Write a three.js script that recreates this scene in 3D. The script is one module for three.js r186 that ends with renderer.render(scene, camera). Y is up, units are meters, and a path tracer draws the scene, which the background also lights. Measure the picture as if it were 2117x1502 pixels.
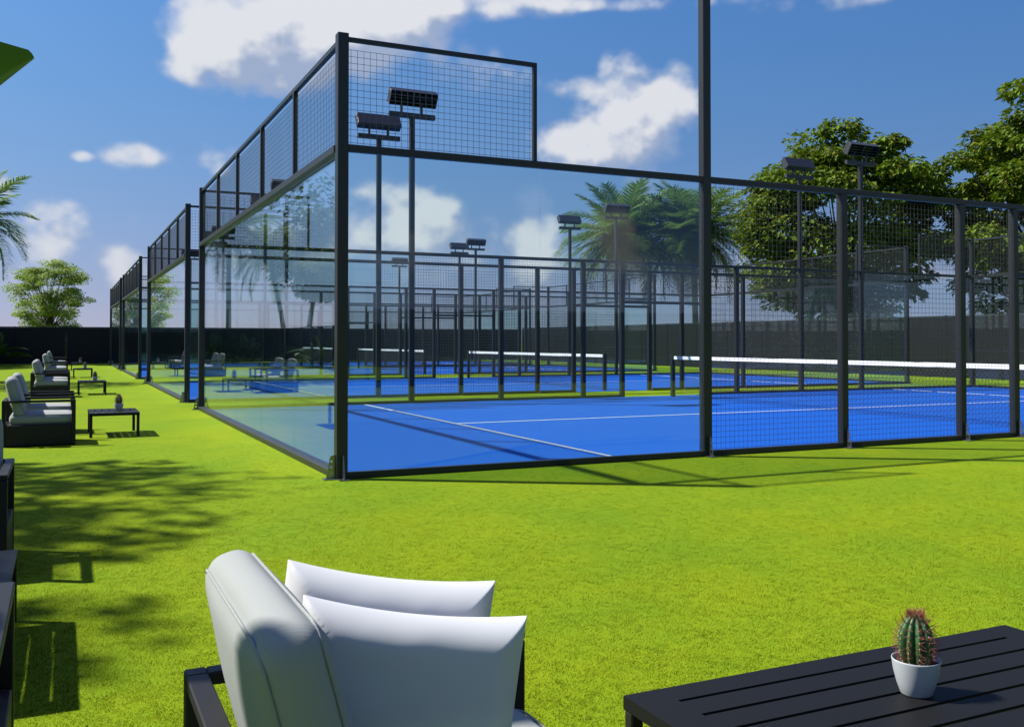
import * as THREE from 'three';
import { mergeGeometries, mergeVertices } from 'three/addons/utils/BufferGeometryUtils.js';

/* ---------- camera, sky, sun, exposure ---------- */
const scene = new THREE.Scene();
const camera = new THREE.PerspectiveCamera(41.73, 2117 / 1502, 0.05, 900);
camera.position.set(-2.204, 1.23, 8.332);
{
  const yaw = 0.4401, pitch = 0.0171;
  camera.lookAt(camera.position.x + Math.sin(yaw) * Math.cos(pitch), camera.position.y + Math.sin(pitch), camera.position.z - Math.cos(yaw) * Math.cos(pitch));
  camera.setViewOffset(2117, 1502, 0, 79.6, 2117, 1502);
}
const renderer = new THREE.WebGLRenderer({ antialias: true });
renderer.toneMapping = THREE.LinearToneMapping;
renderer.toneMappingExposure = 2.0;
renderer.shadowMap.enabled = true;
renderer.shadowMap.type = THREE.PCFSoftShadowMap;

const SUN_TO = new THREE.Vector3(-0.76, 1, -0.483).normalize();
const sun = new THREE.DirectionalLight(new THREE.Color(1, 0.955, 0.87), 5);
sun.name = 'sun';
sun.position.copy(SUN_TO).multiplyScalar(80).add(new THREE.Vector3(5, 0, -15));
sun.target.position.set(5, 0, -15);
sun.castShadow = true;
sun.shadow.mapSize.set(4096, 4096);
Object.assign(sun.shadow.camera, { left: -45, right: 45, top: 45, bottom: -45, near: 1, far: 220 });
sun.shadow.radius = 2.4;
scene.add(sun, sun.target);

/* random numbers and noise */
function rng(seed) { let a = seed >>> 0; return () => { a = (a + 0x6d2b79f5) | 0; let t = Math.imul(a ^ (a >>> 15), 1 | a); t = (t + Math.imul(t ^ (t >>> 7), 61 | t)) ^ t; return ((t ^ (t >>> 14)) >>> 0) / 4294967296; }; }
const LAT = (() => { const r = rng(7), a = new Float32Array(65536); for (let i = 0; i < 65536; i++) a[i] = r(); return a; })();
const lat = (x, y) => LAT[((y & 255) << 8) | (x & 255)];
function vnoise(x, y) {
  const xi = Math.floor(x), yi = Math.floor(y); let fx = x - xi, fy = y - yi; fx = fx * fx * (3 - 2 * fx); fy = fy * fy * (3 - 2 * fy);
  const a = lat(xi, yi), b = lat(xi + 1, yi), c = lat(xi, yi + 1), d = lat(xi + 1, yi + 1);
  return a + (b - a) * fx + (c - a + (a - b - c + d) * fx) * fy;
}
function fbm(x, y, o = 5) { let s = 0, a = 0.5, n = 0; for (let i = 0; i < o; i++) { s += a * vnoise(x, y); n += a; a *= 0.5; x = x * 2.03 + 17.3; y = y * 2.03 + 9.1; } return s / n; }
const clamp = (v, a = 0, b = 1) => Math.min(b, Math.max(a, v));
const smooth = (a, b, v) => { const t = clamp((v - a) / (b - a)); return t * t * (3 - 2 * t); };
const mix = (a, b, t) => a + (b - a) * t;

/* sky: clear air with fair-weather cumulus, the same all the way round */
{
  const W = 4096, H = 2048, HALF = H / 2, DEG = W / 360;
  const puffs = [[-82.81,16.48,1.98,1.54,1],[-80.67,16.27,2.57,1.82,1],[-77.94,17.51,3.6,2.34,1],[-75.14,17.81,3.4,2.1,1],[-72.29,18.6,3.16,1.83,.9],[-69.97,18.28,1.74,1.19,.8],[-79.03,15.34,2.06,1,.9],[-67.94,19.77,3.5,.91,.7],[-64.73,19.66,3.51,.68,.7],[-61.8,19.61,1.75,.36,.5],[-66.77,16.87,.93,.65,.8],[-66.19,15.8,3.5,1.09,.35],[-76.83,18.88,5.6,1.54,.9],[-60.36,11.9,2.47,1.26,1],[-58.04,12.41,2.59,1.61,1],[-56.32,13.19,2.06,1.15,.85],[-60.64,14.81,1.31,.6,.5],[-58.33,15.98,.92,.75,.7],[-56.32,14.83,1.71,1.08,.65],[-55.04,13.96,1.28,.87,.6],[-72.26,6.76,2.15,1.85,.9],[-69.96,7.5,1.5,1.37,.9],[-68.22,6.66,1.8,1.38,.75],[-63.42,6.38,1.22,.98,.9],[-63.27,5.08,1.4,1.5,.9],[-56.48,8.87,1.2,.9,.9],[-86.64,10.18,1.21,.58,.6],[-89.23,9.99,.44,.23,.5],[-82.51,10.31,1.54,.7,.65],[-90.4,5.89,1.47,1.2,.8],[-86.75,6.73,.38,.43,.5],[-90.74,4.31,2.82,1.56,.55],[-86.6,3.91,2.26,1.13,.5],[-92.97,8.17,.41,.4,.7],[-54.88,19.47,4.26,.36,.5],[-45.33,18.75,3.9,.4,.45],[-75.1,5.29,5.64,1.71,.4],[-62.11,3.05,6.39,1.74,.4],[-41.62,4.94,3.94,1.6,.4],[-49.39,4.06,3.79,1.4,.35]];
  const all = [...puffs], r = rng(31);
  for (let k = 1; k < 6; k++) for (const [az, el, a, b, s] of puffs) all.push([(k & 1 ? -64.8 - (az + 64.8) : az) + 60 * k + (r() - 0.5) * 6, Math.max(2.5, el + (r() - 0.5) * 2.5), a * (0.8 + 0.5 * r()), b * (0.8 + 0.5 * r()), s]);
  for (let k = 0; k < 22; k++) { const az = 360 * r(), el = 24 + 40 * r(); for (let j = 0; j < 6; j++) all.push([az + (r() - 0.5) * 12, el + (r() - 0.5) * 4, 2.5 + 3 * r(), 1.2 + 1.8 * r(), 0.6 + 0.4 * r()]); }
  const F = new Float32Array(W * HALF);
  for (const [az, el, a, b, s] of all) {
    const cx = (az + 180) * DEG, cy = el * DEG, ra = a * DEG * 1.75, rb = b * DEG * 1.75;
    for (let y = Math.max(0, Math.floor(cy - rb)); y <= Math.min(HALF - 1, cy + rb); y++) for (let x = Math.floor(cx - ra); x <= cx + ra; x++) {
      const u = (x - cx) / ra, v = (y - cy) / rb, q = u * u + v * v; if (q >= 1) continue;
      const i = y * W + (((x % W) + W) % W), w = s * (1 - q);
      F[i] += w * (1 - 0.45 * Math.min(1, F[i]));
    }
  }
  const D = new Float32Array(W * HALF);
  for (let y = 0; y < HALF; y++) for (let x = 0; x < W; x++) {
    const i = y * W + x; if (F[i] < 0.02) continue;
    const px = x / DEG, py = y / DEG, n = fbm(px * 0.55 + 3, py * 0.7 + 1.7, 7), m = fbm(px * 0.19 + 40, py * 0.3 + 11, 3);
    D[i] = F[i] * (0.45 + 0.75 * m) + (n - 0.5) * 1.75 * Math.min(1, F[i] * 2.5) - 0.13;
  }
  const data = new Float32Array(W * H * 4);
  const sunAz = Math.atan2(SUN_TO.z, SUN_TO.x);
  for (let y = 0; y < H; y++) {
    const el = ((y + 0.5) / H - 0.5) * Math.PI, up = Math.max(0, el);
    const R0 = (0.07 + 0.385 * Math.exp(-7.7 * up)) / 2, G0 = (0.10 + 0.372 * Math.exp(-2.4 * up)) / 2, B0 = (0.43 + 0.29 * Math.exp(-1.5 * up) - 0.14 * Math.exp(-14 * up)) / 2;
    for (let x = 0; x < W; x++) {
      const az = ((x + 0.5) / W - 0.5) * 2 * Math.PI;
      const cs = Math.cos(up) * Math.cos(az - sunAz) * 0.669 + Math.sin(up) * 0.743, near = Math.exp((cs - 1) * 2.6);
      let R = R0 * (0.6 + 2.4 * near), G = G0 * (0.66 + 1.75 * near), B = B0 * (0.75 + 1.3 * near);
      if (el < 0) { const k = 0.55; R = R * k; G = G * k; B = B * k * 0.95; }
      else {
        const yy = y - HALF, i = yy * W + x, d = D[i];
        if (d > 0.03) {
          const a = smooth(-0.05, 1.0, d) * 0.94 * smooth(0, 0.07, up);
          const s1 = D[Math.min(HALF - 1, yy + 10) * W + ((x - 14 + W) % W)], s2 = D[Math.min(HALF - 1, yy + 24) * W + ((x - 30 + W) % W)];
          const n2 = fbm(x / DEG * 0.8 + 70, yy / DEG * 1.1 + 5, 5) - 0.5, up4 = D[Math.min(HALF - 1, yy + 34) * W + x], lit = clamp(0.30 + (d - s1) * 0.6 + (d - s2) * 0.45 + (d - up4) * 0.35 + n2 * 1.3), hz = Math.exp(-up * 7);
          const cr = mix(0.17, 0.40, lit), cg = mix(0.21, 0.405, lit), cb = mix(0.30, 0.42, lit);
          R = mix(R, mix(cr, 0.24, hz * 0.6), a); G = mix(G, mix(cg, 0.265, hz * 0.6), a); B = mix(B, mix(cb, 0.325, hz * 0.6), a);
        }
      }
      const o = (y * W + x) * 4; data[o] = R; data[o + 1] = G; data[o + 2] = B; data[o + 3] = 1;
    }
  }
  const t = new THREE.DataTexture(data, W, H, THREE.RGBAFormat, THREE.FloatType);
  t.mapping = THREE.EquirectangularReflectionMapping; t.magFilter = t.minFilter = THREE.LinearFilter; t.wrapS = THREE.RepeatWrapping; t.needsUpdate = true;
  scene.background = t; scene.environment = t;
}

/* ---------- materials ---------- */
const lin = (r, g, b) => new THREE.Color().setRGB(r, g, b);
function tex(n, f, srgb, repeat) {
  const d = new Uint8Array(n * n * 4);
  for (let y = 0; y < n; y++) for (let x = 0; x < n; x++) { const c = f(x, y, n), o = (y * n + x) * 4; d[o] = clamp(c[0], 0, 255); d[o + 1] = clamp(c[1], 0, 255); d[o + 2] = clamp(c[2], 0, 255); d[o + 3] = 255; }
  const t = new THREE.DataTexture(d, n, n, THREE.RGBAFormat); t.wrapS = t.wrapT = THREE.RepeatWrapping; t.magFilter = THREE.LinearFilter; t.minFilter = THREE.LinearMipmapLinearFilter; t.generateMipmaps = true;
  if (srgb) t.colorSpace = THREE.SRGBColorSpace; if (repeat) t.repeat.set(repeat, repeat); t.needsUpdate = true; return t;
}
const S = (o) => new THREE.MeshStandardMaterial(o), P = (o) => new THREE.MeshPhysicalMaterial(o);
const fineNoise = tex(256, (x, y) => { const v = 110 + 145 * (0.6 * lat(x, y) + 0.4 * vnoise(x / 4, y / 4)); return [v, v, v]; });
const weave = tex(256, (x, y) => { const v = 128 + 60 * Math.sin(x * Math.PI / 4) * Math.sin(y * Math.PI / 4) + 60 * (lat(x, y) - 0.5) + 50 * (vnoise(x / 16, y / 16) - 0.5); return [v, v, v]; });
const grassMap = (() => {
  const n = 1024, a = new Float32Array(n * n), h = new Float32Array(n * n), r = rng(5);
  for (let k = 0; k < 220000; k++) {
    let x = r() * n, y = r() * n; const an = r() * 6.283, L = 3 + r() * 5, v = r() - 0.5, hh = r(), dx = Math.cos(an), dy = Math.sin(an);
    for (let s = 0; s < L; s++) { const i = ((y | 0) & (n - 1)) * n + ((x | 0) & (n - 1)); a[i] = a[i] * 0.35 + v; h[i] = hh * (s / L); x += dx; y += dy; }
  }
  return {
    color: tex(n, (x, y) => { const v = a[y * n + x], m = fbm(x / 64, y / 64, 3) - 0.5, q = lat(x, y) - 0.5; return [216 + v * 70 + m * 14 + q * 34, 222 + v * 56 + q * 26, 198 + v * 80 + q * 44]; }, true),
    bump: tex(n, (x, y) => { const v = 255 * h[y * n + x]; return [v, v, v]; }),
  };
})();
const M = {
  lawn: P({ color: lin(0.188, 0.268, 0.0096), roughness: 0.95, specularIntensity: 0.12, map: grassMap.color, bumpMap: grassMap.bump, bumpScale: 0.0025, vertexColors: true }),
  blade: P({ color: lin(0.27, 0.375, 0.013), roughness: 0.95, specularIntensity: 0.1, transmission: 0.3, thickness: 0, side: THREE.DoubleSide }),
  court: P({ color: lin(0.003, 0.062, 0.31), roughness: 0.85, specularIntensity: 0.2, bumpMap: fineNoise, bumpScale: 0.002 }),
  line: S({ color: lin(0.5, 0.52, 0.52), roughness: 0.8 }),
  metal: S({ color: lin(0.008, 0.009, 0.0098), roughness: 0.42, bumpMap: fineNoise, bumpScale: 0.00015 }),
  wire: S({ color: lin(0.03, 0.034, 0.04), roughness: 0.5 }),
  lampBody: S({ color: lin(0.02, 0.022, 0.027), roughness: 0.45 }),
  lampGlass: S({ color: lin(0.006, 0.012, 0.03), roughness: 0.12 }),
  steel: S({ color: lin(0.24, 0.25, 0.25), roughness: 0.25, metalness: 0.9 }),
  glass: P({ color: lin(0.93, 0.975, 0.965), roughness: 0, transmission: 1, thickness: 0, ior: 1.5 }),
  netTape: S({ color: lin(0.62, 0.63, 0.64), roughness: 0.85 }),
  net: S({ color: lin(0.03, 0.033, 0.04), roughness: 0.7 }),
  fence: P({ color: lin(0.006, 0.007, 0.008), roughness: 0.55, specularIntensity: 0.5, bumpMap: fineNoise, bumpScale: 0.0006 }),
  fenceCap: S({ color: lin(0.012, 0.014, 0.017), roughness: 0.5 }),
  frame: P({ color: lin(0.0115, 0.0108, 0.0108), roughness: 0.5, specularIntensity: 0.5, bumpMap: fineNoise, bumpScale: 0.0001 }),
  tableTop: P({ color: lin(0.0085, 0.0088, 0.0092), roughness: 0.5, specularIntensity: 0.22, bumpMap: fineNoise, bumpScale: 0.0001 }),
  cushion: S({ color: lin(0.222, 0.238, 0.228), roughness: 0.95, bumpMap: weave, bumpScale: 0.0003 }),
  pillow: S({ color: lin(0.44, 0.455, 0.46), roughness: 0.9, bumpMap: weave, bumpScale: 0.0002 }),
  pot: S({ color: lin(0.36, 0.39, 0.41), roughness: 0.35 }),
  soil: S({ color: lin(0.018, 0.014, 0.011), roughness: 1, bumpMap: fineNoise, bumpScale: 0.006 }),
  cactus: S({ color: lin(0.024, 0.088, 0.028), roughness: 0.5, vertexColors: true }),
  spine: S({ color: lin(0.23, 0.06, 0.045), roughness: 0.6 }),
  areole: S({ color: lin(0.55, 0.48, 0.38), roughness: 0.9 }),
  bark: S({ color: lin(0.075, 0.058, 0.042), roughness: 0.95, bumpMap: fineNoise, bumpScale: 0.01 }),
  palmBark: S({ color: lin(0.13, 0.105, 0.078), roughness: 0.95, bumpMap: fineNoise, bumpScale: 0.02 }),
  leafDark: P({ color: lin(0.095, 0.15, 0.008), roughness: 0.8, specularIntensity: 0.2, transmission: 0.35, thickness: 0, side: THREE.DoubleSide, vertexColors: true }),
  leafLight: P({ color: lin(0.22, 0.31, 0.07), roughness: 0.9, specularIntensity: 0.15, transmission: 0.6, thickness: 0, side: THREE.DoubleSide, vertexColors: true }),
  frond: P({ color: lin(0.135, 0.225, 0.05), roughness: 0.8, specularIntensity: 0.2, transmission: 0.4, thickness: 0, side: THREE.DoubleSide }),
  frondOld: P({ color: lin(0.115, 0.10, 0.035), roughness: 0.75, transmission: 0.25, thickness: 0, side: THREE.DoubleSide }),
  broad: P({ color: lin(0.034, 0.085, 0.009), roughness: 0.5, specularIntensity: 0.4, transmission: 0.3, thickness: 0, side: THREE.DoubleSide }),
};

/* ---------- helpers ---------- */
const names = new Map();
function numbered(n) { const k = names.get(n) ?? 0; names.set(n, k + 1); return k ? `${n}_${String(k).padStart(3, '0')}` : n; }
function tag(o, label, category, group, kind) { o.userData.label = label; o.userData.category = category; if (group) o.userData.group = group; if (kind) o.userData.kind = kind; return o; }
function thing(name, label, category, pos = [0, 0, 0], turn = 0, group) {
  const g = new THREE.Group(); g.name = numbered(name); g.position.set(...pos); g.rotation.y = turn; scene.add(g); return tag(g, label, category, group);
}
function part(parent, name, geo, mat) { const m = new THREE.Mesh(geo, mat); m.name = name; m.castShadow = m.receiveShadow = true; parent.add(m); return m; }
const boxCache = new Map();
function boxGeo(w, h, d) { const k = [w, h, d].map((v) => v.toFixed(4)).join(); if (!boxCache.has(k)) boxCache.set(k, bevelBox(w, h, d)); return boxCache.get(k); }
function bevelBox(w, h, d) {   // box whose long edges are chamfered a little; uv in metres
  const b = Math.min(0.004, 0.12 * Math.min(w, h, d)), x = w / 2, y = h / 2, z = d / 2, pos = [], uv = [];
  const quad = (a, bb, c, e) => { for (const p of [a, bb, c, a, c, e]) pos.push(...p); for (const p of [a, bb, c, a, c, e]) uv.push(p[0] + p[2] * 0.7, p[1] + p[2] * 0.7); };
  const tri = (a, bb, c) => { for (const p of [a, bb, c]) { pos.push(...p); uv.push(p[0], p[1]); } };
  for (const s of [-1, 1]) {
    const f = (a, bb, c, e) => (s > 0 ? quad(a, bb, c, e) : quad(a, e, c, bb));
    f([-x + b, -y + b, s * z], [x - b, -y + b, s * z], [x - b, y - b, s * z], [-x + b, y - b, s * z]);
    f([s * x, -y + b, z - b], [s * x, -y + b, -z + b], [s * x, y - b, -z + b], [s * x, y - b, z - b]);
    f([-x + b, s * y, z - b], [x - b, s * y, z - b], [x - b, s * y, -z + b], [-x + b, s * y, -z + b]);
    for (const t of [-1, 1]) {
      const g = (a, bb, c, e) => (s * t > 0 ? quad(a, bb, c, e) : quad(a, e, c, bb));
      g([s * x, t * (y - b), z - b], [s * x, t * (y - b), -z + b], [s * (x - b), t * y, -z + b], [s * (x - b), t * y, z - b]);
      g([-x + b, s * (y - b), t * z], [x - b, s * (y - b), t * z], [x - b, s * y, t * (z - b)], [-x + b, s * y, t * (z - b)]);
      g([s * (x - b), y - b, t * z], [s * (x - b), -y + b, t * z].map((v) => v), [s * x, -y + b, t * (z - b)], [s * x, y - b, t * (z - b)]);
      for (const q of [-1, 1]) { const A = [s * x, t * (y - b), q * (z - b)], B = [s * (x - b), t * y, q * (z - b)], C = [s * (x - b), t * (y - b), q * z]; s * t * q > 0 ? tri(A, B, C) : tri(A, C, B); }
    }
  }
  const g = new THREE.BufferGeometry(); g.setAttribute('position', new THREE.Float32BufferAttribute(pos, 3)); g.setAttribute('uv', new THREE.Float32BufferAttribute(uv, 2)); g.computeVertexNormals(); return g;
}
function bar(parent, name, x0, x1, y0, y1, z0, z1, mat, sharp) { const m = part(parent, name, sharp ? new THREE.BoxGeometry(x1 - x0, y1 - y0, z1 - z0) : boxGeo(x1 - x0, y1 - y0, z1 - z0), mat); m.position.set((x0 + x1) / 2, (y0 + y1) / 2, (z0 + z1) / 2); return m; }
/* straight wires as four-sided prisms, joined */
function wires(list, r) {
  const pos = [], idx = [], a = new THREE.Vector3(), d = new THREE.Vector3(), u = new THREE.Vector3(), v = new THREE.Vector3();
  for (const [x0, y0, z0, x1, y1, z1] of list) {
    d.set(x1 - x0, y1 - y0, z1 - z0).normalize(); u.set(0, 0, 1); if (Math.abs(d.z) > 0.9) u.set(1, 0, 0); v.crossVectors(d, u).normalize(); u.crossVectors(v, d).normalize();
    const o = pos.length / 3;
    for (const [x, y, z] of [[x0, y0, z0], [x1, y1, z1]]) for (const [p, q] of [[r, 0], [0, r], [-r, 0], [0, -r]]) { a.set(x, y, z).addScaledVector(u, p).addScaledVector(v, q); pos.push(a.x, a.y, a.z); }
    for (let k = 0; k < 4; k++) { const n = (k + 1) & 3; idx.push(o + k, o + n, o + 4 + n, o + k, o + 4 + n, o + 4 + k); }
  }
  const g = new THREE.BufferGeometry(); g.setAttribute('position', new THREE.Float32BufferAttribute(pos, 3)); g.setIndex(idx); g.computeVertexNormals(); return g;
}
const gridCache = new Map();
function gridGeo(w, h, sp = 0.06, r = 0.002) {   // welded wire sheet in the x-y plane
  const k = `${w.toFixed(3)},${h.toFixed(3)}`; if (gridCache.has(k)) return gridCache.get(k);
  const L = [], nx = Math.floor(w / sp), ny = Math.floor(h / sp), ox = (w - nx * sp) / 2;
  for (let i = 0; i <= nx; i++) L.push([ox + i * sp, 0, 0, ox + i * sp, h, 0]);
  for (let j = 0; j <= ny; j++) L.push([0, j * sp + 0.01, 0.003, w, j * sp + 0.01, 0.003]);
  const g = wires(L, r); gridCache.set(k, g); return g;
}
function tube(pts, radii, seg = 8) {   // tapered limb through points
  const c = new THREE.CatmullRomCurve3(pts.map((p) => new THREE.Vector3(...p))), n = Math.max(6, pts.length * 4), pos = [], uv = [], idx = [];
  const fr = c.computeFrenetFrames(n, false);
  for (let i = 0; i <= n; i++) {
    const t = i / n, p = c.getPoint(t), q = t * (radii.length - 1), k = Math.min(radii.length - 2, Math.floor(q)), r = mix(radii[k], radii[k + 1], q - k);
    for (let j = 0; j <= seg; j++) { const a = j / seg * Math.PI * 2, x = Math.cos(a) * r, y = Math.sin(a) * r; pos.push(p.x + fr.normals[i].x * x + fr.binormals[i].x * y, p.y + fr.normals[i].y * x + fr.binormals[i].y * y, p.z + fr.normals[i].z * x + fr.binormals[i].z * y); uv.push(j / seg * 2, t * 6); }
  }
  for (let i = 0; i < n; i++) for (let j = 0; j < seg; j++) { const a = i * (seg + 1) + j; idx.push(a, a + 1, a + seg + 1, a + 1, a + seg + 2, a + seg + 1); }
  const g = new THREE.BufferGeometry(); g.setAttribute('position', new THREE.Float32BufferAttribute(pos, 3)); g.setAttribute('uv', new THREE.Float32BufferAttribute(uv, 2)); g.setIndex(idx); g.computeVertexNormals(); return g;
}

/* ---------- ground ---------- */
{
  const ax = (lo, hi, n0, step, n1, far) => { const a = []; for (let v = n0; v <= n1 + 1e-6; v += step) a.push(v); let s = step; while (a[a.length - 1] < hi) { s *= 1.5; a.push(Math.min(hi, a[a.length - 1] + s)); } s = step; while (a[0] > lo) { s *= 1.5; a.unshift(Math.max(lo, a[0] - s)); } return a; };
  const X = ax(-400, 400, -6, 0.2, 12), Z = ax(-400, 400, -18, 0.2, 9), pos = [], uv = [], col = [], idx = [];
  for (const z of Z) for (const x of X) {
    pos.push(x, 0, z); uv.push(x / 1.25 + 0.13 * z, z / 1.25);
    const n = fbm(x * 0.9 + 50, z * 0.9 + 80, 4) - 0.5, q = fbm(x * 3.1 + 9, z * 3.1 + 4, 3) - 0.5;
    col.push(1 + n * 0.40 + q * 0.42, 1 + n * 0.13 + q * 0.2, 1 - n * 0.5);
  }
  for (let j = 0; j < Z.length - 1; j++) for (let i = 0; i < X.length - 1; i++) { const a = j * X.length + i, b = a + 1, c = a + X.length, d = c + 1; idx.push(a, c, b, b, c, d); }
  const g = new THREE.BufferGeometry(); g.setAttribute('position', new THREE.Float32BufferAttribute(pos, 3)); g.setAttribute('uv', new THREE.Float32BufferAttribute(uv, 2)); g.setAttribute('color', new THREE.Float32BufferAttribute(col, 3)); g.setIndex(idx); g.computeVertexNormals();
  const m = part(scene, 'lawn', g, M.lawn); m.userData = { kind: 'structure', label: 'bright green artificial lawn around the courts', category: 'lawn' };
}

/* ---------- padel courts ---------- */
const LEN = 20, WID = 9.65;
const COURT_Z = [0, -11.75, -24.8, -36.45];
const COURT_WORD = ['nearest', 'second', 'third', 'farthest'];
const POST_X = [5.99, 7.94, 8.92, 11.08, 12.06, 14.01], MAST_X = [4.04, 15.96];
const glassCache = new Map();
function gusset() {
  const s = new THREE.Shape(); s.moveTo(0, 0.008); s.lineTo(0.085, 0.008); s.lineTo(0.05, 0.19); s.quadraticCurveTo(0.045, 0.215, 0.02, 0.215); s.lineTo(0, 0.215); s.closePath();
  for (const [x, y, r] of [[0.036, 0.16, 0.009], [0.04, 0.11, 0.013], [0.042, 0.055, 0.016]]) { const h = new THREE.Path(); h.absarc(x, y, r, 0, Math.PI * 2, true); s.holes.push(h); }
  const g = new THREE.ExtrudeGeometry(s, { depth: 0.006, bevelEnabled: false, curveSegments: 8 }); g.translate(0, 0, -0.003);
  const f = bevelBox(0.12, 0.008, 0.1); f.translate(0.05, 0.006, 0);
  for (const q of [g, f]) for (const k of Object.keys(q.attributes)) if (!['position', 'normal', 'uv'].includes(k)) q.deleteAttribute(k);
  return mergeGeometries([g.index ? g.toNonIndexed() : g, f.index ? f.toNonIndexed() : f]);
}
const GUSSET = gusset();
function pane(parent, w, h, x, y, z, turn) { const m = part(parent, 'glass_pane', boxGeo(w, h, 0.012), M.glass); m.position.set(x, y, z); m.rotation.y = turn; return m; }
function sheet(parent, w, h, x, y, z, turn) { const m = part(parent, 'wire_mesh', gridGeo(w, h), M.wire); m.position.set(x, y, z); m.rotation.y = turn; m.userData.kind = 'stuff'; return m; }
function foot(parent, x, z, turn) { const m = part(parent, 'base_bracket', GUSSET, M.steel); m.position.set(x, 0, z); m.rotation.y = turn; }

COURT_Z.forEach((z0, k) => {
  /* playing surface with its painted lines */
  const surf = part(scene, numbered('court_surface'), boxGeo(LEN - 0.12, 0.02, WID - 0.12), M.court); surf.position.set(LEN / 2, -0.002, z0 - WID / 2);
  surf.userData = { kind: 'structure', label: `blue playing surface of the ${COURT_WORD[k]} padel court`, category: 'court surface' };
  const ln = (x, z, w, d) => { const m = part(surf, 'court_line', boxGeo(w, 0.004, d), M.line); m.position.set(x - LEN / 2, 0.0125, z + WID / 2); };
  ln(3.07, -WID / 2, 0.05, WID - 0.3); ln(LEN - 3.07, -WID / 2, 0.05, WID - 0.3); ln(LEN / 2, -WID / 2, LEN - 6.2, 0.05);

  /* enclosure */
  const e = thing('padel_enclosure', ['black steel, mesh and glass cage of the padel court closest to the viewer', 'black steel and glass cage of the second padel court, behind the closest one', 'black steel and glass cage of the third padel court back', 'black steel and glass cage of the farthest padel court by the back fence'][k], 'court cage', [0, 0, z0], 0, 'padel court cages in a row');
  for (const x of [0, LEN - 0.1]) for (const z of [-0.1, -WID]) bar(e, 'corner_post', x, x + 0.1, 0, 4, z, z + 0.1, M.metal);
  /* the two ends: five glass panes, mesh above */
  for (const end of [0, 1]) {
    const x = end ? LEN - 0.09 : 0.02, xo = end ? LEN - 0.1 : -0.012, za = -WID + 0.1, zb = -0.1, step = (zb - za) / 5;
    bar(e, 'base_rail', xo, xo + 0.112, 0, 0.06, za, zb, M.metal);
    bar(e, 'middle_rail', xo, xo + 0.112, 2.93, 3.0, za, zb, M.metal);
    bar(e, 'top_rail', x + 0.01, x + 0.06, 3.92, 3.97, za, zb, M.metal);
    for (let i = 0; i < 5; i++) {
      const zc = za + step * (i + 0.5);
      pane(e, step - 0.008, 2.868, x + 0.035, 1.495, zc, Math.PI / 2);
      sheet(e, step - 0.06, 0.85, x + 0.035, 3.01, zc + (step - 0.06) / 2, Math.PI / 2);
      if (i) bar(e, 'upper_post', x + 0.01, x + 0.06, 3.0, 3.92, za + step * i - 0.025, za + step * i + 0.025, M.metal);
    }
    for (const z of [-0.05, -WID + 0.05]) foot(e, end ? LEN : 0, z, end ? 0 : Math.PI);
  }
  /* the two long sides */
  for (const side of [0, 1]) {
    const zo = side ? -WID : 0, dir = side ? 1 : -1;                  // dir points into the court
    const zr = (d0, d1) => (dir > 0 ? [zo + d0, zo + d1] : [zo - d1, zo - d0]);
    const [r0, r1] = zr(0.006, 0.07), [g0] = zr(0.04, 0.04), [p0, p1] = zr(0.002, 0.092);
    for (const [a, b] of [[0.1, MAST_X[0] - 0.05], [MAST_X[0] + 0.05, 8.875], [11.125, MAST_X[1] - 0.05], [MAST_X[1] + 0.05, LEN - 0.1]]) bar(e, 'base_rail', a, b, 0, 0.06, r0, r1, M.metal);
    for (const [a, b] of [[0.1, MAST_X[0] - 0.05], [MAST_X[0] + 0.05, MAST_X[1] - 0.05], [MAST_X[1] + 0.05, LEN - 0.1]]) bar(e, 'middle_rail', a, b, 2.935, 3.0, r0, r1, M.metal);
    bar(e, 'gate_lintel', 8.965, 11.035, 2.06, 2.12, r0, r1, M.metal);
    sheet(e, 2.05, 0.8, 8.975, 2.125, g0, 0);
    for (const px of POST_X) { bar(e, 'side_post', px - 0.045, px + 0.045, 0.0, 2.934, p0, p1, M.metal); foot(e, px, zo - dir * 0.001, side ? Math.PI / 2 : -Math.PI / 2); }
    for (const mx of MAST_X) foot(e, mx, zo - dir * 0.004, side ? Math.PI / 2 : -Math.PI / 2);
    for (const x of [0.05, LEN - 0.05]) foot(e, x, zo, side ? Math.PI / 2 : -Math.PI / 2);
    for (const [a, b] of [[MAST_X[0] + 0.05, 5.945], [6.035, 7.895], [7.985, 8.875], [11.125, 12.015], [12.105, 13.965], [14.055, MAST_X[1] - 0.05]]) sheet(e, b - a, 2.86, a, 0.065, g0, 0);
    for (const far of [0, 1]) {
      const a = far ? MAST_X[1] + 0.06 : 0.105, b = far ? LEN - 0.105 : MAST_X[0] - 0.06, w = (b - a) / 2;
      pane(e, w - 0.006, 2.868, a + w / 2, 1.497, g0, 0); pane(e, w - 0.006, 2.868, a + w * 1.5, 1.497, g0, 0);
      const x0 = far ? LEN - 2.0 : 0.1, x1 = far ? LEN - 0.1 : 2.0;
      const [t0, t1] = zr(0.012, 0.055);
      bar(e, 'top_rail', x0, x1, 3.93, 3.97, t0, t1, M.metal);
      bar(e, 'upper_post', far ? x0 : x1 - 0.04, far ? x0 + 0.04 : x1, 3.0, 3.93, t0, t1, M.metal);
      sheet(e, 1.85, 0.85, far ? x0 + 0.045 : x0 + 0.005, 3.01, g0, 0);
    }
  }

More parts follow.
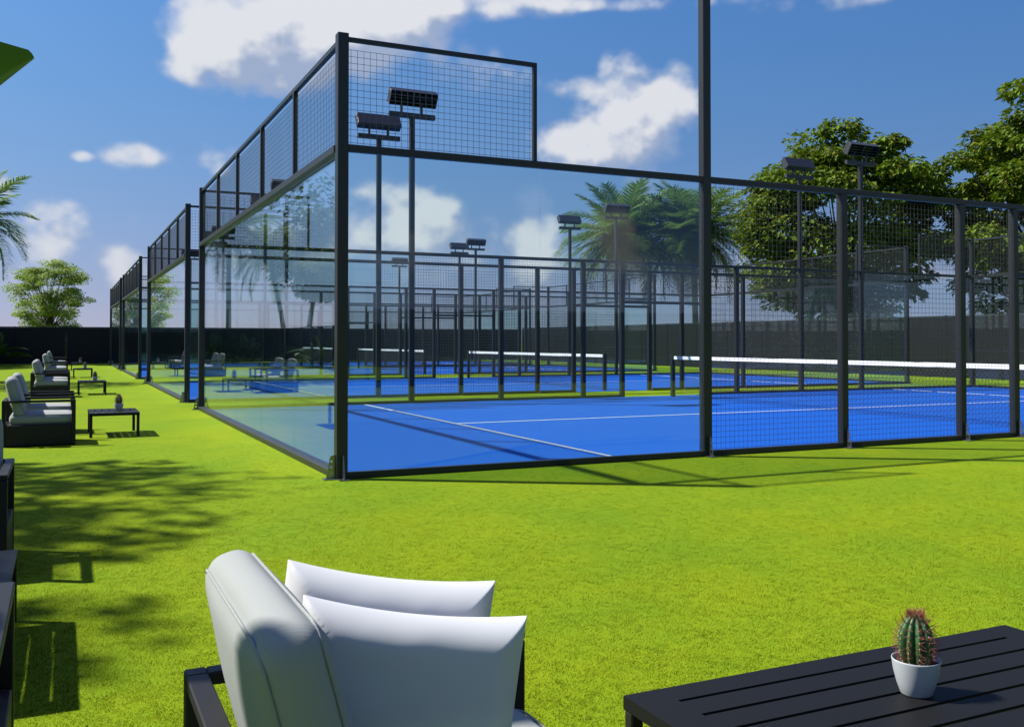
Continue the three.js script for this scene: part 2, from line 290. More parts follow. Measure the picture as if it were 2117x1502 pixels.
  /* floodlight masts are the posts at 4 m from each end */
  for (const side of [0, 1]) for (const i of [0, 1]) {
    const zo = side ? z0 - WID : z0, dir = side ? 1 : -1, zc = zo + dir * 0.047;
    const word = `${['near', 'far'][side]} long side, ${['left', 'right'][i]} end of the ${COURT_WORD[k]} padel court`;
    if (side === 0 && k === 0 && i === 1) continue;
    const m = thing('floodlight_mast', k === 0 && side === 0 ? 'tall black square mast rising out of the top of the picture' : `black floodlight mast at ${word}`, 'floodlight', [MAST_X[i], 0, zc], 0, 'floodlight masts along the court sides');
    bar(m, 'pole', -0.05, 0.05, 0, 5.66, -0.046, 0.046, M.metal);
    bar(m, 'crossbar', -0.48, 0.48, 5.66, 5.76, -0.045, 0.045, M.lampBody);
    for (const x of [-0.22, 0.2]) bar(m, 'lamp_stub', x - 0.022, x + 0.022, 5.76, 5.97, -0.022, 0.022, M.lampBody);
    const h = part(m, 'floodlight_head', bevelBox(0.98, 0.30, 0.05), M.lampBody); h.position.set(0, 6.09, dir * -0.01); h.rotation.x = -dir * -0.55;
    const f = dir > 0 ? 1 : -1;
    const shellT = part(h, 'hood', bevelBox(0.98, 0.02, 0.13), M.lampBody); shellT.position.set(0, 0.14, f * 0.09);
    const shellB = part(h, 'hood', bevelBox(0.98, 0.02, 0.13), M.lampBody); shellB.position.set(0, -0.14, f * 0.09);
    for (const x of [-0.48, 0.48]) { const q = part(h, 'hood_side', bevelBox(0.02, 0.26, 0.13), M.lampBody); q.position.set(x, 0, f * 0.09); }
    const lens = part(h, 'lens', bevelBox(0.94, 0.25, 0.01), M.lampGlass); lens.position.set(0, 0, f * 0.032);
    for (const y of [-0.07, 0, 0.07]) for (const x of [-0.24, 0.24]) { const q = part(h, 'louvre', bevelBox(0.44, 0.012, 0.09), M.lampBody); q.position.set(x, y, f * 0.085); }
    const mid = part(h, 'louvre', bevelBox(0.03, 0.25, 0.1), M.lampBody); mid.position.set(0, 0, f * 0.085);
  }

  /* net */
  const n = thing('padel_net', `dark net with white top tape on the ${COURT_WORD[k]} padel court`, 'net', [LEN / 2, 0, z0 - WID / 2], 0, 'nets across the courts');
  const hw = WID / 2 - 0.42;
  for (const s of [-1, 1]) bar(n, 'net_post', -0.04, 0.04, 0, 0.93, s * hw - 0.04, s * hw + 0.04, M.metal);
  const tp = bar(n, 'top_tape', -0.008, 0.008, 0.83, 0.90, -hw + 0.04, hw - 0.04, M.netTape);
  const L = [], sp = 0.085, top = 0.83, w = hw * 2 - 0.08;
  for (let s = -top; s < w; s += sp) { const a = Math.max(0, -s), b = Math.min(top, w - s); if (b > a) { L.push([s + a, a, 0, s + b, b, 0]); L.push([w - s - a, a, 0.002, w - s - b, b, 0.002]); } }
  const nm = part(n, 'net_mesh', NETGEO(L), M.net); nm.position.set(0, 0.005, w / 2); nm.rotation.y = Math.PI / 2; nm.userData.kind = 'stuff';
});
function NETGEO(L) { NETGEO.g ??= wires(L, 0.0022); return NETGEO.g; }

/* ---------- boundary fences ---------- */
function fence(label, x0, z0, x1, z1, h = 2.0) {
  const dx = x1 - x0, dz = z1 - z0, L = Math.hypot(dx, dz), n = Math.round(L / 2.4), w = L / n;
  const f = thing('boundary_fence', label, 'fence', [x0, 0, z0], Math.atan2(-dz, dx), 'black panel fences round the site');
  for (let i = 0; i < n; i++) {
    bar(f, 'fence_panel', i * w + 0.035, (i + 1) * w - 0.035, 0.03, h - 0.06, -0.02, 0.02, M.fence);
    bar(f, 'fence_cap', i * w + 0.036, (i + 1) * w - 0.036, h - 0.058, h, -0.03, 0.03, M.fenceCap);
  }
  for (let i = 0; i <= n; i++) bar(f, 'fence_post', i * w - 0.034, i * w + 0.034, 0, h + 0.012, -0.034, 0.034, M.fence);
}
fence('black panel fence at the far back behind the courts', -9.4, -47.9, 24.8, -47.9, 2.0);
fence('black panel fence on the right beyond the courts', 25, -47.8, 25, 16, 2.1);
fence('black panel fence along the left behind the lounge chairs, mirrored in the glass', -9.5, 16, -9.5, -47.8, 2.0);
fence('black panel fence behind the viewer, mirrored in the court glass', 24.8, 16.2, -9.3, 16.2, 2.1);

/* ---------- lounge furniture ---------- */
function softBox(w, h, d, r, bulge, seg = [18, 10, 18]) {   // x, y, z size; rounded edges, swelling faces
  let g = new THREE.BoxGeometry(w, h, d, ...seg); g.deleteAttribute('uv'); g.deleteAttribute('normal'); g = mergeVertices(g, 1e-4);
  const p = g.attributes.position, v = new THREE.Vector3(), c = new THREE.Vector3();
  for (let i = 0; i < p.count; i++) {
    v.fromBufferAttribute(p, i);
    const u = [v.x / (w / 2), v.y / (h / 2), v.z / (d / 2)], q = u.map((a) => 1 - a * a);
    c.set(clamp(v.x, -w / 2 + r, w / 2 - r), clamp(v.y, -h / 2 + r, h / 2 - r), clamp(v.z, -d / 2 + r, d / 2 - r));
    const o = v.clone().sub(c); if (o.length() > 1e-6) { o.normalize().multiplyScalar(r); v.copy(c).add(o); }
    v.x += Math.sign(u[0]) * (Math.abs(u[0]) > 0.6 ? 1 : 0) * bulge[0] * q[1] * q[2]; v.y += u[1] * bulge[1] * q[0] * q[2]; v.z += u[2] * bulge[2] * q[0] * q[1];
    const n = fbm(v.x * 9 + 20, v.z * 9 + v.y * 13 + 7, 3) - 0.5; v.addScaledVector(o.lengthSq() > 1e-9 ? o.normalize() : v.clone().normalize(), n * 0.0025);
    p.setXYZ(i, v.x, v.y, v.z);
  }
  g.computeVertexNormals();
  const uv = []; for (let i = 0; i < p.count; i++) uv.push((p.getX(i) + p.getY(i) * 0.6) * 3, (p.getZ(i) + p.getY(i)) * 3); g.setAttribute('uv', new THREE.Float32BufferAttribute(uv, 2));
  return g;
}
function loop(a, b, r, rad) {   // piping round a rounded rectangle in the x-z plane
  const pts = []; for (const [sx, sz, a0] of [[1, 1, 0], [-1, 1, 1], [-1, -1, 2], [1, -1, 3]]) for (let k = 0; k <= 4; k++) { const t = (a0 + k / 4) * Math.PI / 2; pts.push(new THREE.Vector3(sx * (a / 2 - r) + Math.cos(t) * r, 0, sz * (b / 2 - r) + Math.sin(t) * r)); }
  return new THREE.TubeGeometry(new THREE.CatmullRomCurve3(pts, true, 'catmullrom', 0.1), 96, rad, 6, true);
}
const SEAT = softBox(0.69, 0.13, 0.65, 0.055, [0.008, 0.02, 0.008]), BACK = softBox(0.47, 0.115, 0.625, 0.05, [0.012, 0.026, 0.01]);
const SEAT_PIPE = loop(0.662, 0.622, 0.05, 0.0032), BACK_PIPE = loop(0.436, 0.592, 0.045, 0.0034);
function makeChair() {
  const c = new THREE.Group(), D = 0.39, Wd = 0.375, hb = 0.25, ha = 0.54;
  for (const s of [-1, 1]) {
    const z0 = s > 0 ? Wd - 0.045 : -Wd, z1 = z0 + 0.045;
    bar(c, 'armrest', -D + 0.045, D, ha - 0.028, ha, z0, z1, M.frame);
    bar(c, 'leg', D - 0.045, D, 0.0, ha - 0.029, z0, z1, M.frame);
    bar(c, 'leg', -D, -D + 0.045, 0.0, ha, z0, z1, M.frame);
    bar(c, 'side_panel', -D + 0.046, D - 0.046, 0.012, hb, z0 + 0.004, z1 - 0.004, M.frame);
  }
  bar(c, 'back_bar', -D, -D + 0.045, ha - 0.028, ha, -Wd + 0.046, Wd - 0.046, M.frame);
  bar(c, 'front_panel', D - 0.041, D - 0.004, 0.012, hb, -Wd + 0.046, Wd - 0.046, M.frame);
  bar(c, 'back_panel', -D + 0.004, -D + 0.041, 0.012, hb, -Wd + 0.046, Wd - 0.046, M.frame);
  bar(c, 'seat_platform', -D + 0.046, D - 0.046, hb - 0.03, hb - 0.004, -Wd + 0.046, Wd - 0.046, M.frame);
  const s = part(c, 'seat_cushion', SEAT, M.cushion); s.position.set(0.03, hb + 0.06, 0);
  for (const y of [-0.052, 0.052]) { const q = part(s, 'piping', SEAT_PIPE, M.cushion); q.position.y = y; }
  const b = part(c, 'back_cushion', BACK, M.cushion); b.position.set(-0.257, 0.57, 0); b.rotation.z = Math.PI / 2 + 0.26;
  for (const y of [-0.047, 0.047]) { const q = part(b, 'piping', BACK_PIPE, M.cushion); q.position.y = y; }
  return c;
}
const chairProto = makeChair();
function chair(x, z, turn, label) { const c = chairProto.clone(); c.name = numbered('lounge_chair'); c.position.set(x, 0, z); c.rotation.y = turn; c.traverse((o) => { o.castShadow = o.receiveShadow = true; }); scene.add(c); tag(c, label, 'chair', 'lounge chairs on the lawn'); return c; }
function table(x, z, turn, L, W, label) {   // slats run along local x
  const t = thing('coffee_table', label, 'table', [x, 0, z], turn, 'slatted coffee tables'), h = 0.31, th = 0.035, end = 0.11, n = 7, gap = 0.0135, w = (W - gap * (n - 1)) / n;
  for (const s of [-1, 1]) bar(t, 'end_board', s > 0 ? L / 2 - end : -L / 2, s > 0 ? L / 2 : -L / 2 + end, h - th, h, -W / 2, W / 2, M.tableTop, true);
  for (let i = 0; i < n; i++) { const z0 = -W / 2 + i * (w + gap); bar(t, 'slat', -L / 2 + end, L / 2 - end, h - 0.012, h - 0.0003, z0, z0 + w, M.tableTop, true); }
  for (const sx of [-1, 1]) for (const sz of [-1, 1]) bar(t, 'leg', sx * (L / 2 - 0.02) - 0.018, sx * (L / 2 - 0.02) + 0.018, 0, h - th, sz * (W / 2 - 0.02) - 0.018, sz * (W / 2 - 0.02) + 0.018, M.frame);
  for (const sz of [-1, 1]) bar(t, 'apron', -L / 2 + 0.04, L / 2 - 0.04, h - th, h - 0.013, sz * (W / 2 - 0.02) - 0.009, sz * (W / 2 - 0.02) + 0.009, M.frame);
  return t;
}
/* cactus in a white pot */
function makeCactus() {
  const c = new THREE.Group();
  const prof = [[0, 0], [0.034, 0], [0.0395, 0.003], [0.049, 0.03], [0.0565, 0.06], [0.0605, 0.088], [0.0607, 0.0915], [0.0588, 0.092], [0.0572, 0.089], [0.055, 0.075], [0, 0.074]].map(([a, b]) => new THREE.Vector2(a, b));
  part(c, 'pot', new THREE.LatheGeometry(prof, 40), M.pot);
  const so = new THREE.CylinderGeometry(0.0558, 0.054, 0.012, 32, 1); const s = part(c, 'soil', so, M.soil); s.position.y = 0.0745;
  const ribs = 10, na = ribs * 10, nh = 26, H = 0.128, pos = [], col = [], idx = [], R = (t) => 0.0465 * Math.pow(Math.sin(Math.PI * clamp(0.20 + t * 0.80, 0, 1)), 0.48) * (0.94 + 0.06 * t);
  const at = (a, t, push = 0) => { const w = Math.abs(Math.cos(a * ribs / 2)); const rr = R(t) * (0.64 + 0.36 * Math.pow(w, 0.9)) + push; return [Math.cos(a) * rr, 0.078 + H * t + push * 0.4 * t, Math.sin(a) * rr]; };
  for (let j = 0; j <= nh; j++) for (let i = 0; i <= na; i++) { const a = i / na * Math.PI * 2, t = j / nh; pos.push(...at(a, t)); const w = Math.pow(Math.abs(Math.cos(a * ribs / 2)), 3), n = 0.85 + 0.3 * vnoise(i * 0.4, j * 0.7); col.push((0.8 + 1.1 * w) * n, (0.85 + 0.35 * w) * n, 0.9 * n); }
  for (let j = 0; j < nh; j++) for (let i = 0; i < na; i++) { const a = j * (na + 1) + i; idx.push(a, a + na + 1, a + 1, a + 1, a + na + 1, a + na + 2); }
  const g = new THREE.BufferGeometry(); g.setAttribute('position', new THREE.Float32BufferAttribute(pos, 3)); g.setAttribute('color', new THREE.Float32BufferAttribute(col, 3)); g.setIndex(idx); g.computeVertexNormals();
  const b = part(c, 'cactus_body', g, M.cactus);
  const r = rng(77), L = [], dots = [];
  for (let k = 0; k < ribs; k++) for (let j = 0; j < 9; j++) {
    const a = k / ribs * Math.PI * 2, t = 0.06 + j * 0.112, p = at(a, Math.min(0.985, t)), up = smooth(0.6, 1, t);
    const q = new THREE.IcosahedronGeometry(0.0017, 0); q.translate(...p); dots.push(q);
    for (let s = 0; s < 9 + up * 8; s++) { const da = a + (r() - 0.5) * 2.3, l = 0.011 + 0.010 * r(); L.push([...p, p[0] + Math.cos(da) * l * (1 - up * 0.6), p[1] + l * ((r() - 0.45) * 1.1 + up * 0.8), p[2] + Math.sin(da) * l * (1 - up * 0.6)]); }
  }
  for (let s = 0; s < 260; s++) { const a = r() * 6.283, t = 0.9 + 0.095 * r(), p = at(a, t), l = 0.007 + 0.010 * r(); L.push([...p, p[0] + Math.cos(a) * l * r() * 1.2, p[1] + l, p[2] + Math.sin(a) * l * r() * 0.9]); }
  const sp = part(b, 'spines', wires(L, 0.00028), M.spine); sp.userData.kind = 'stuff';
  const dt = part(b, 'areoles', mergeGeometries(dots), M.areole); dt.userData.kind = 'stuff';
  return c;
}
const cactusProto = makeCactus();
function cactus(x, y, z, turn, label) { const c = cactusProto.clone(); c.name = numbered('potted_cactus'); c.position.set(x, y, z); c.rotation.y = turn; c.traverse((o) => { o.castShadow = o.receiveShadow = true; }); scene.add(c); tag(c, label, 'cactus', 'potted cacti on the tables'); }

[[-5.37, 'first'], [-15.95, 'second'], [-27.3, 'third'], [-37.0, 'farthest']].forEach(([z, w]) => {
  const where = `in the ${w} pair along the left`;
  chair(-2.455, z + 0.86, 0, `grey cushioned lounge chair, nearer one ${where}`);
  chair(-2.455, z - 0.66, 0, `grey cushioned lounge chair, farther one ${where}`);
  table(-1.6, z, Math.PI / 2, 0.9, 0.6, `black slatted coffee table before the ${w} chair pair along the left`);
  cactus(-1.53, 0.31, z - 0.05, z, `small cactus in white pot on the ${w} table along the left`);
});
chair(-2.835, 2.36, -Math.PI / 2, 'dark lounge chair cut off by the left edge, farther of the two');
chair(-2.70, 5.62, Math.PI / 2, 'dark lounge chair cut off by the lower left corner');
table(-2.69, 4.12, Math.PI / 2, 1.1, 0.62, 'black slatted table cut off by the left edge between two dark chairs');
chair(-1.58, 6.585, 0, 'large grey cushioned lounge chair in the foreground holding two white pillows');
table(-0.155, 6.54, 0, 1.45, 0.68, 'large black slatted coffee table in the right foreground');
cactus(-0.18, 0.31, 6.515, 0.3, 'red-spined cactus in white pot on the large foreground table');

/* two scatter pillows in the foreground chair */
function pillowGeo(sz, th, seed) {
  const n = 44, pos = [], uv = [], idx = [], r = rng(seed), w = [r(), r(), r()];
  for (const s of [1, -1]) for (let j = 0; j <= n; j++) for (let i = 0; i <= n; i++) {
    const u = Math.sin((i / n - 0.5) * Math.PI), v = Math.sin((j / n - 0.5) * Math.PI);
    const x = u * (1 - 0.02 * (1 - v * v)) * sz / 2, y = v * (1 - (v > 0 ? 0.075 : 0.03) * (1 - u * u)) * sz / 2;
    const c = Math.min(1 - Math.abs(u), 1 - Math.abs(v)), q = 1 - Math.min(1, c / 0.30), e = Math.pow(1 - q * q, 0.62);
    const z = s * (th / 2 * e + 0.010 * (fbm(u * 1.6 + w[0] * 9, v * 1.6 + s + w[1] * 9, 3) - 0.5) * e);
    pos.push(x, y, z); uv.push(x * 6, y * 6);
  }
  const o = (n + 1) * (n + 1);
  for (let j = 0; j < n; j++) for (let i = 0; i < n; i++) { const a = j * (n + 1) + i; idx.push(a, a + 1, a + n + 2, a, a + n + 2, a + n + 1); const b = a + o; idx.push(b, b + n + 2, b + 1, b, b + n + 1, b + n + 2); }
  const g = new THREE.BufferGeometry(); g.setAttribute('position', new THREE.Float32BufferAttribute(pos, 3)); g.setAttribute('uv', new THREE.Float32BufferAttribute(uv, 2)); g.setIndex(idx); g.computeVertexNormals(); return g;
}
function pillow(pos, rx, ry, rz, sz, th, seed, label) { const m = part(scene, numbered('throw_pillow'), pillowGeo(sz, th, seed), M.pillow); m.position.set(...pos); m.rotation.set(rx, ry, rz, 'YXZ'); tag(m, label, 'pillow', 'white pillows in the foreground chair'); }
pillow([-1.622, 0.548, 6.465], -0.14, -0.22, -0.15, 0.43, 0.13, 3, 'white throw pillow behind, leaning on the far armrest of the foreground chair');
pillow([-1.626, 0.516, 6.62], -0.10, -0.22, -0.15, 0.43, 0.13, 8, 'white throw pillow in front, its shaded face towards the viewer');

/* ---------- vegetation ---------- */
function leafCloud(clumps, seed, size, flat, tint) {   // clumps: [x, y, z, rx, ry, rz, count]
  const r = rng(seed), pos = [], col = [], a = new THREE.Vector3(), b = new THREE.Vector3(), n = new THREE.Vector3();
  for (const [cx, cy, cz, rx, ry, rz, cnt] of clumps) {
    const hue = 0.8 + 0.4 * r();
    for (let k = 0; k < cnt; k++) {
      let x, y, z, q; do { x = r() * 2 - 1; y = r() * 2 - 1; z = r() * 2 - 1; q = x * x + y * y + z * z; } while (q > 1 || q < 0.05);
      const px = cx + x * rx, py = cy + y * ry - 0.25 * ry * (x * x + z * z), pz = cz + z * rz, s = size * (0.6 + 0.8 * r());
      n.set((r() - 0.5) * 1.5 * flat + x * 0.4, 0.8 + y * 0.3, (r() - 0.5) * 1.5 * flat + z * 0.4).normalize();
      a.set(x + (r() - 0.5) * 1.2, (r() - 0.65) * 0.8, z + (r() - 0.5) * 1.2); a.addScaledVector(n, -a.dot(n)).normalize(); b.crossVectors(n, a);
      const w = s * 0.34, T = [px, py, pz], tip = [px + a.x * s, py + a.y * s - s * 0.12, pz + a.z * s], L = [px + a.x * s * 0.45 + b.x * w + n.x * w * 0.4, py + a.y * s * 0.45 + b.y * w + n.y * w * 0.4, pz + a.z * s * 0.45 + b.z * w + n.z * w * 0.4], Rr = [px + a.x * s * 0.45 - b.x * w + n.x * w * 0.4, py + a.y * s * 0.45 - b.y * w + n.y * w * 0.4, pz + a.z * s * 0.45 - b.z * w + n.z * w * 0.4];
      pos.push(...T, ...Rr, ...tip, ...T, ...tip, ...L);
      const v = hue * (0.75 + 0.5 * r()), yel = r() < tint ? 1.5 : 1; for (let i = 0; i < 6; i++) col.push(v * yel, v, v * 0.9);
    }
  }
  const g = new THREE.BufferGeometry(); g.setAttribute('position', new THREE.Float32BufferAttribute(pos, 3)); g.setAttribute('color', new THREE.Float32BufferAttribute(col, 3)); g.computeVertexNormals(); return g;
}
function broadTree(x, z, o, label, group) {
  const t = thing('broadleaf_tree', label, 'tree', [x, 0, z], o.turn ?? 0, group), r = rng(o.seed), cl = [], limbs = [];
  const cy = (o.top + o.bottom) / 2, ry = (o.top - o.bottom) / 2;
  const fork = [0, o.bottom + ry * 0.25, 0];
  limbs.push(tube([[0, -0.1, 0], [0.06 * ry * (r() - 0.5), fork[1] * 0.5, 0.05], fork, [0.1, cy + ry * 0.3, 0.1]], [o.trunk, o.trunk * 0.8, o.trunk * 0.6, o.trunk * 0.2], 9));
  for (let k = 0; k < o.clumps; k++) {
    let u, v, w, q; do { u = r() * 2 - 1; v = r() * 2 - 1; w = r() * 2 - 1; q = u * u + v * v + w * w; } while (q > 1);
    const e = Math.pow(q, 0.5), push = (0.55 + 0.45 * e) / Math.max(e, 0.15), wob = 0.8 + 0.35 * fbm(u * 2 + o.seed, v * 2 + w * 2, 2);
    const px = u * push * o.rad * wob, py = cy + v * push * ry * wob * 0.97, pz = w * push * o.rad * wob, sz = o.clump * (0.6 + 0.7 * r()) ;
    cl.push([px, py, pz, sz, sz * 0.42, sz, Math.round(o.leaves * (0.6 + 0.8 * r()))]);
    if (k % 2 === 0) limbs.push(tube([[0, mix(o.bottom * 0.8, cy, 0.5 * r() + 0.1), 0], [px * 0.4, mix(o.bottom, py, 0.55), pz * 0.4], [px * 0.95, py - 0.1, pz * 0.95]], [o.trunk * 0.34, o.trunk * 0.2, 0.012], 5));
  }
  part(t, 'trunk', limbs[0], M.bark); part(t, 'branches', mergeGeometries(limbs.slice(1)), M.bark);
  part(t, 'crown', leafCloud(cl, o.seed + 5, o.leaf, o.flat ?? 0.8, 0.12), o.mat);
  return t;
}
function frondGeo(len, droop, wid, seed, n = 70) {
  const r = rng(seed), pos = [], idx = [], P = (t) => [len * t * (1 - 0.18 * droop * t), len * (0.32 * t - (0.36 + 0.5 * droop) * t * t), 0];
  const rach = []; for (let i = 0; i < 12; i++) { const [x0, y0] = P(i / 12), [x1, y1] = P((i + 1) / 12); rach.push([x0, y0, 0, x1, y1, 0]); }
  const g0 = wires(rach, len * 0.0025);
  for (let i = 2; i < n; i++) for (const s of [-1, 1]) {
    const t = i / n, [x, y] = P(t), l = wid * Math.pow(Math.sin(Math.PI * (0.12 + 0.84 * t)), 0.6) * (0.85 + 0.3 * r()), sw = 0.5 + 0.45 * t, w = len * 0.0075 + 0.002;
    const dx = Math.cos(1.15 - sw * 0.35) * l * (0.7 + 0.5 * r()), dz = s * l * 0.82, dy = -l * (0.15 + 0.4 * r()) + 0.12 * l, o = pos.length / 3;
    pos.push(x - w, y, 0, x + w, y, 0, x + dx * 0.55 + w * 0.8, y + dy * 0.25 + 0.05 * l, dz * 0.55, x + dx * 0.55 - w * 0.8, y + dy * 0.25 + 0.05 * l, dz * 0.55, x + dx, y + dy, dz);
    idx.push(o, o + 1, o + 2, o, o + 2, o + 3, o + 3, o + 2, o + 4);
  }
  const g1 = new THREE.BufferGeometry(); g1.setAttribute('position', new THREE.Float32BufferAttribute(pos, 3)); g1.setIndex(idx); g1.computeVertexNormals();
  return mergeGeometries([g0, g1]);
}
const FRONDS = [frondGeo(1, 0.35, 0.30, 1), frondGeo(1, 0.75, 0.32, 2), frondGeo(1, 1.2, 0.28, 3), frondGeo(1, 0.05, 0.28, 4)];
function palm(x, z, h, o, label, group) {
  const t = thing('palm_tree', label, 'palm', [x, 0, z], o.turn ?? 0, group), r = rng(o.seed), lean = o.lean ?? [0, 0];
  part(t, 'trunk', tube([[0, -0.05, 0], [lean[0] * 0.2, h * 0.35, lean[1] * 0.2], [lean[0] * 0.6, h * 0.7, lean[1] * 0.6], [lean[0], h, lean[1]]], [o.trunk * 1.2, o.trunk, o.trunk * 0.9, o.trunk * 0.95], 10), M.palmBark);
  for (let k = 0; k < o.n; k++) {
    const q = k / o.n, f = part(t, 'frond', FRONDS[q < 0.25 ? 3 : q < 0.5 ? 0 : q < 0.78 ? 1 : 2], q > 0.9 ? M.frondOld : M.frond);
    f.position.set(lean[0], h + 0.1 * (1 - q), lean[1]); f.rotation.set(0, k * 2.39996 + r() * 0.3, mix(1.15, -0.55, Math.pow(q, 0.8)) + (r() - 0.5) * 0.2, 'YXZ'); f.scale.setScalar(o.len * (0.8 + 0.35 * r()));
  }
  return t;
}
function bladeGeo(len, wid, curl, seed) {   // one broad leaf on its stalk, along +x
  const n = 14, pos = [], idx = [], r = rng(seed);
  for (let i = 0; i <= n; i++) {
    const t = i / n, s = t < 0.3 ? 0.02 : Math.pow(Math.sin(Math.PI * clamp((t - 0.3) / 0.7 * 0.93 + 0.06)), 0.7), x = len * (t - curl * 0.25 * t * t), y = len * (0.25 * t - curl * 0.62 * t * t);
    for (let j = -2; j <= 2; j++) pos.push(x + (Math.abs(j) === 2 ? (r() - 0.5) * 0.01 * len : 0), y + Math.abs(j) * wid * s * 0.16 + (j ? (r() - 0.5) * 0.012 * len * s : 0), j / 2 * wid / 2 * s);
  }
  for (let i = 0; i < n; i++) for (let j = 0; j < 4; j++) { const a = i * 5 + j; idx.push(a, a + 1, a + 5, a + 1, a + 6, a + 5); }
  const g = new THREE.BufferGeometry(); g.setAttribute('position', new THREE.Float32BufferAttribute(pos, 3)); g.setIndex(idx); g.computeVertexNormals(); return g;
}
const BLADES = [bladeGeo(1, 0.26, 0.25, 1), bladeGeo(1, 0.32, 0.7, 2), bladeGeo(1, 0.22, 1.05, 3)];
function leafyPlant(x, z, h, n, seed, label) {
  const t = thing('leafy_plant', label, 'plant', [x, 0, z], 0, 'broad-leaved plants along the left fence'), r = rng(seed);
  for (let k = 0; k < n; k++) { const f = part(t, 'leaf', BLADES[k % 3], M.broad), q = k / n; f.position.set((r() - 0.5) * 0.25, 0.02, (r() - 0.5) * 0.25); f.rotation.set((r() - 0.5) * 0.5, k * 2.4 + r(), mix(1.25, 0.25, q), 'YXZ'); f.scale.setScalar(h * (0.75 + 0.45 * r())); }
}
/* beyond the right-hand fence */
broadTree(35.0, -29.7, { seed: 11, top: 12.6, bottom: 2.2, rad: 4.9, clumps: 135, clump: 1.25, leaves: 250, leaf: 0.30, trunk: 0.32, mat: M.leafDark }, 'big dark green tree behind the two floodlights on the right', 'trees beyond the fences');
broadTree(40.4, -21.6, { seed: 23, top: 14.4, bottom: 2.0, rad: 4.6, clumps: 140, clump: 1.2, leaves: 250, leaf: 0.30, trunk: 0.32, mat: M.leafDark }, 'tall green tree at the right edge, cut off by the picture', 'trees beyond the fences');
palm(29.6, -43.2, 7.5, { seed: 4, n: 80, len: 4.0, trunk: 0.2, lean: [0.3, 0.2] }, 'bushy palm tree behind the glass, left of the two on the right', 'palms beyond the right fence');
palm(34.0, -41.2, 7.6, { seed: 9, n: 80, len: 4.0, trunk: 0.2, lean: [-0.4, 0.2] }, 'bushy palm tree right behind the tall mast', 'palms beyond the right fence');
/* beyond the back fence and along the left */
broadTree(-3.2, -75, { seed: 40, top: 8.0, bottom: 1.6, rad: 2.75, clumps: 120, clump: 0.75, leaves: 170, leaf: 0.15, trunk: 0.16, mat: M.leafLight, flat: 1 }, 'light green airy tree behind the back fence on the left', 'trees beyond the fences');
palm(-6.7, -51, 7.6, { seed: 14, n: 34, len: 3.4, trunk: 0.16 }, 'palm whose fronds hang in at the left edge', 'palms at the back left');
palm(-10.4, -52, 6.4, { seed: 15, n: 30, len: 2.9, trunk: 0.15, lean: [1.2, 0.4] }, 'leaning slim palm mirrored in the nearest end glass', 'palms at the back left');
palm(-11.2, -50, 6.9, { seed: 16, n: 30, len: 2.9, trunk: 0.15, lean: [-0.9, 0.6] }, 'upright slim palm mirrored in the nearest end glass', 'palms at the back left');
broadTree(-12.0, -44.5, { seed: 52, top: 8.6, bottom: 3.6, rad: 3.5, clumps: 70, clump: 1.2, leaves: 200, leaf: 0.24, trunk: 0.2, mat: M.leafDark }, 'spreading dark tree mirrored in the nearest end glass', 'trees beyond the fences');
[[-5.4, -45.6, 1.9, 16], [-6.7, -45.0, 1.7, 14], [-8.3, -40.5, 1.6, 12], [-8.5, -35.5, 1.8, 14], [-8.4, -30.0, 1.5, 12], [-8.6, -25.0, 1.7, 12]].forEach(([x, z, h, n], i) => leafyPlant(x, z, h, n, 60 + i, ['broad-leaved plant at the left edge before the back fence', 'broad-leaved plant in the far left corner of the fences', 'broad-leaved plant by the left fence, third from the back', 'broad-leaved plant by the left fence, fourth from the back', 'broad-leaved plant by the left fence, fifth from the back', 'broad-leaved plant by the left fence, nearest to the viewer'][i]));
/* trees outside the left edge, whose shade falls on the lawn */
broadTree(-8.1, -3.4, { seed: 71, top: 7.0, bottom: 3.4, rad: 2.6, clumps: 34, clump: 0.9, leaves: 90, leaf: 0.2, trunk: 0.14, mat: M.leafDark }, 'tree left of the picture shading the lawn by the first chairs', 'shade trees on the left');
broadTree(-7.6, 0.2, { seed: 75, top: 6.6, bottom: 3.2, rad: 2.3, clumps: 32, clump: 0.8, leaves: 90, leaf: 0.2, trunk: 0.13, mat: M.leafDark }, 'tree left of the picture shading the lawn by the left edge', 'shade trees on the left');
broadTree(-7.6, -24.0, { seed: 73, top: 7.2, bottom: 3.2, rad: 2.8, clumps: 44, clump: 1.0, leaves: 130, leaf: 0.2, trunk: 0.14, mat: M.leafDark }, 'tree left of the picture shading the lawn by the third chairs', 'shade trees on the left');
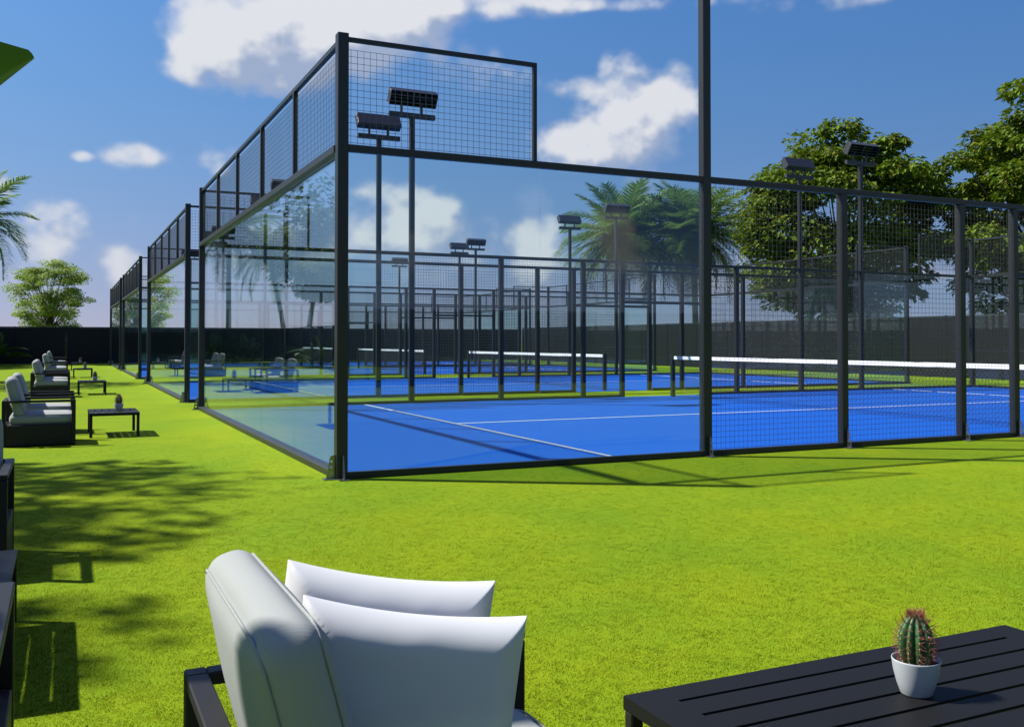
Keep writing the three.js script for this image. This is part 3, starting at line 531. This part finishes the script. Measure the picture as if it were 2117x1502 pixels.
/* banana plant beside the foreground chair */
{
  const O = new THREE.Vector3(-3.3, 0, 5.75), t = thing('banana_plant', 'banana plant with one big leaf reaching in at the upper left', 'plant', O.toArray(), 0);
  part(t, 'stem', tube([[0, -0.02, 0], [0.02, 0.5, 0], [0.04, 1.1, 0]], [0.09, 0.075, 0.05], 10), M.frond);
  const put = (base, tip, nrm, b, wide = 1) => {
    const x = new THREE.Vector3(...tip).sub(new THREE.Vector3(...base)), L = x.length(), n = new THREE.Vector3(...nrm); x.normalize(); n.addScaledVector(x, -n.dot(x)).normalize();
    const z = new THREE.Vector3().crossVectors(x, n), f = part(t, 'leaf', BLADES[b], M.broad);
    f.quaternion.setFromRotationMatrix(new THREE.Matrix4().makeBasis(x, n, z)); f.position.set(...base).sub(O); f.scale.set(L, L, L * wide);
  };
  put([-3.25, 1.05, 5.75], [-2.13, 1.945, 5.60], [-0.5, 0.7, -0.5], 0, 1.1);
  put([-3.25, 1.0, 5.75], [-2.62, 1.95, 6.75], [-0.6, 0.75, -0.3], 0, 1.25);
  put([-3.27, 1.0, 5.75], [-4.2, 1.8, 6.2], [0.4, 0.8, 0.1], 1); put([-3.27, 1.0, 5.75], [-4.0, 1.9, 5.0], [0.3, 0.8, 0.3], 1); put([-3.27, 1.0, 5.75], [-3.2, 1.7, 4.8], [0, 0.8, 0.5], 1); put([-3.27, 1.0, 5.75], [-3.5, 2.1, 6.6], [0, 0.8, -0.4], 0);
}

/* ---------- grass blades on the near lawn ---------- */
{
  const r = rng(99), pos = [], idx = [];
  for (let k = 0; k < 8; k++) { const a = r() * 6.283, d = r() * 0.03, x = Math.cos(a) * d, z = Math.sin(a) * d, h = 0.002 + 0.0045 * r(), b = r() * 6.283, l = 0.0015 + 0.004 * r(), w = 0.0008, o = pos.length / 3; pos.push(x - Math.sin(b) * w, 0, z + Math.cos(b) * w, x + Math.sin(b) * w, 0, z - Math.cos(b) * w, x + Math.cos(b) * l, h, z + Math.sin(b) * l); idx.push(o, o + 1, o + 2); }
  const g = new THREE.BufferGeometry(); g.setAttribute('position', new THREE.Float32BufferAttribute(pos, 3)); g.setIndex(idx); g.setAttribute('normal', new THREE.Float32BufferAttribute(pos.map((v, i) => (i % 3 === 1 ? 0.93 : (LAT[i * 7] - 0.5) * 0.5)), 3));
  const P = [];
  while (P.length < 160000) { const t = 1.5 + 13 * Math.pow(r(), 1.5), u = (r() - 0.5) * 1.25, X = -2.204 + t * (0.426 + u * 0.905), Z = 8.332 - t * (0.905 - u * 0.426); if (X > -0.05 && Z < 0.08) continue; if (r() < smooth(4, 14, t)) continue; P.push([X, Z]); }
  const m = new THREE.InstancedMesh(g, M.blade, P.length), d = new THREE.Object3D(), c = new THREE.Color();
  P.forEach(([X, Z], i) => { d.position.set(X, 0, Z); d.rotation.y = r() * 6.283; d.scale.setScalar(0.7 + 0.7 * r()); d.updateMatrix(); m.setMatrixAt(i, d.matrix); const v = 0.75 + 0.5 * r(), n = fbm(X * 0.9 + 50, Z * 0.9 + 80, 4) - 0.5; c.setRGB(v * (1 + n * 0.5), v, v); m.setColorAt(i, c); });
  m.name = 'grass'; m.castShadow = m.receiveShadow = true; scene.add(m); tag(m, 'short grass blades of the lawn in the foreground', 'grass', null, 'stuff');
}

renderer.setSize(1024, 726);
renderer.render(scene, camera);
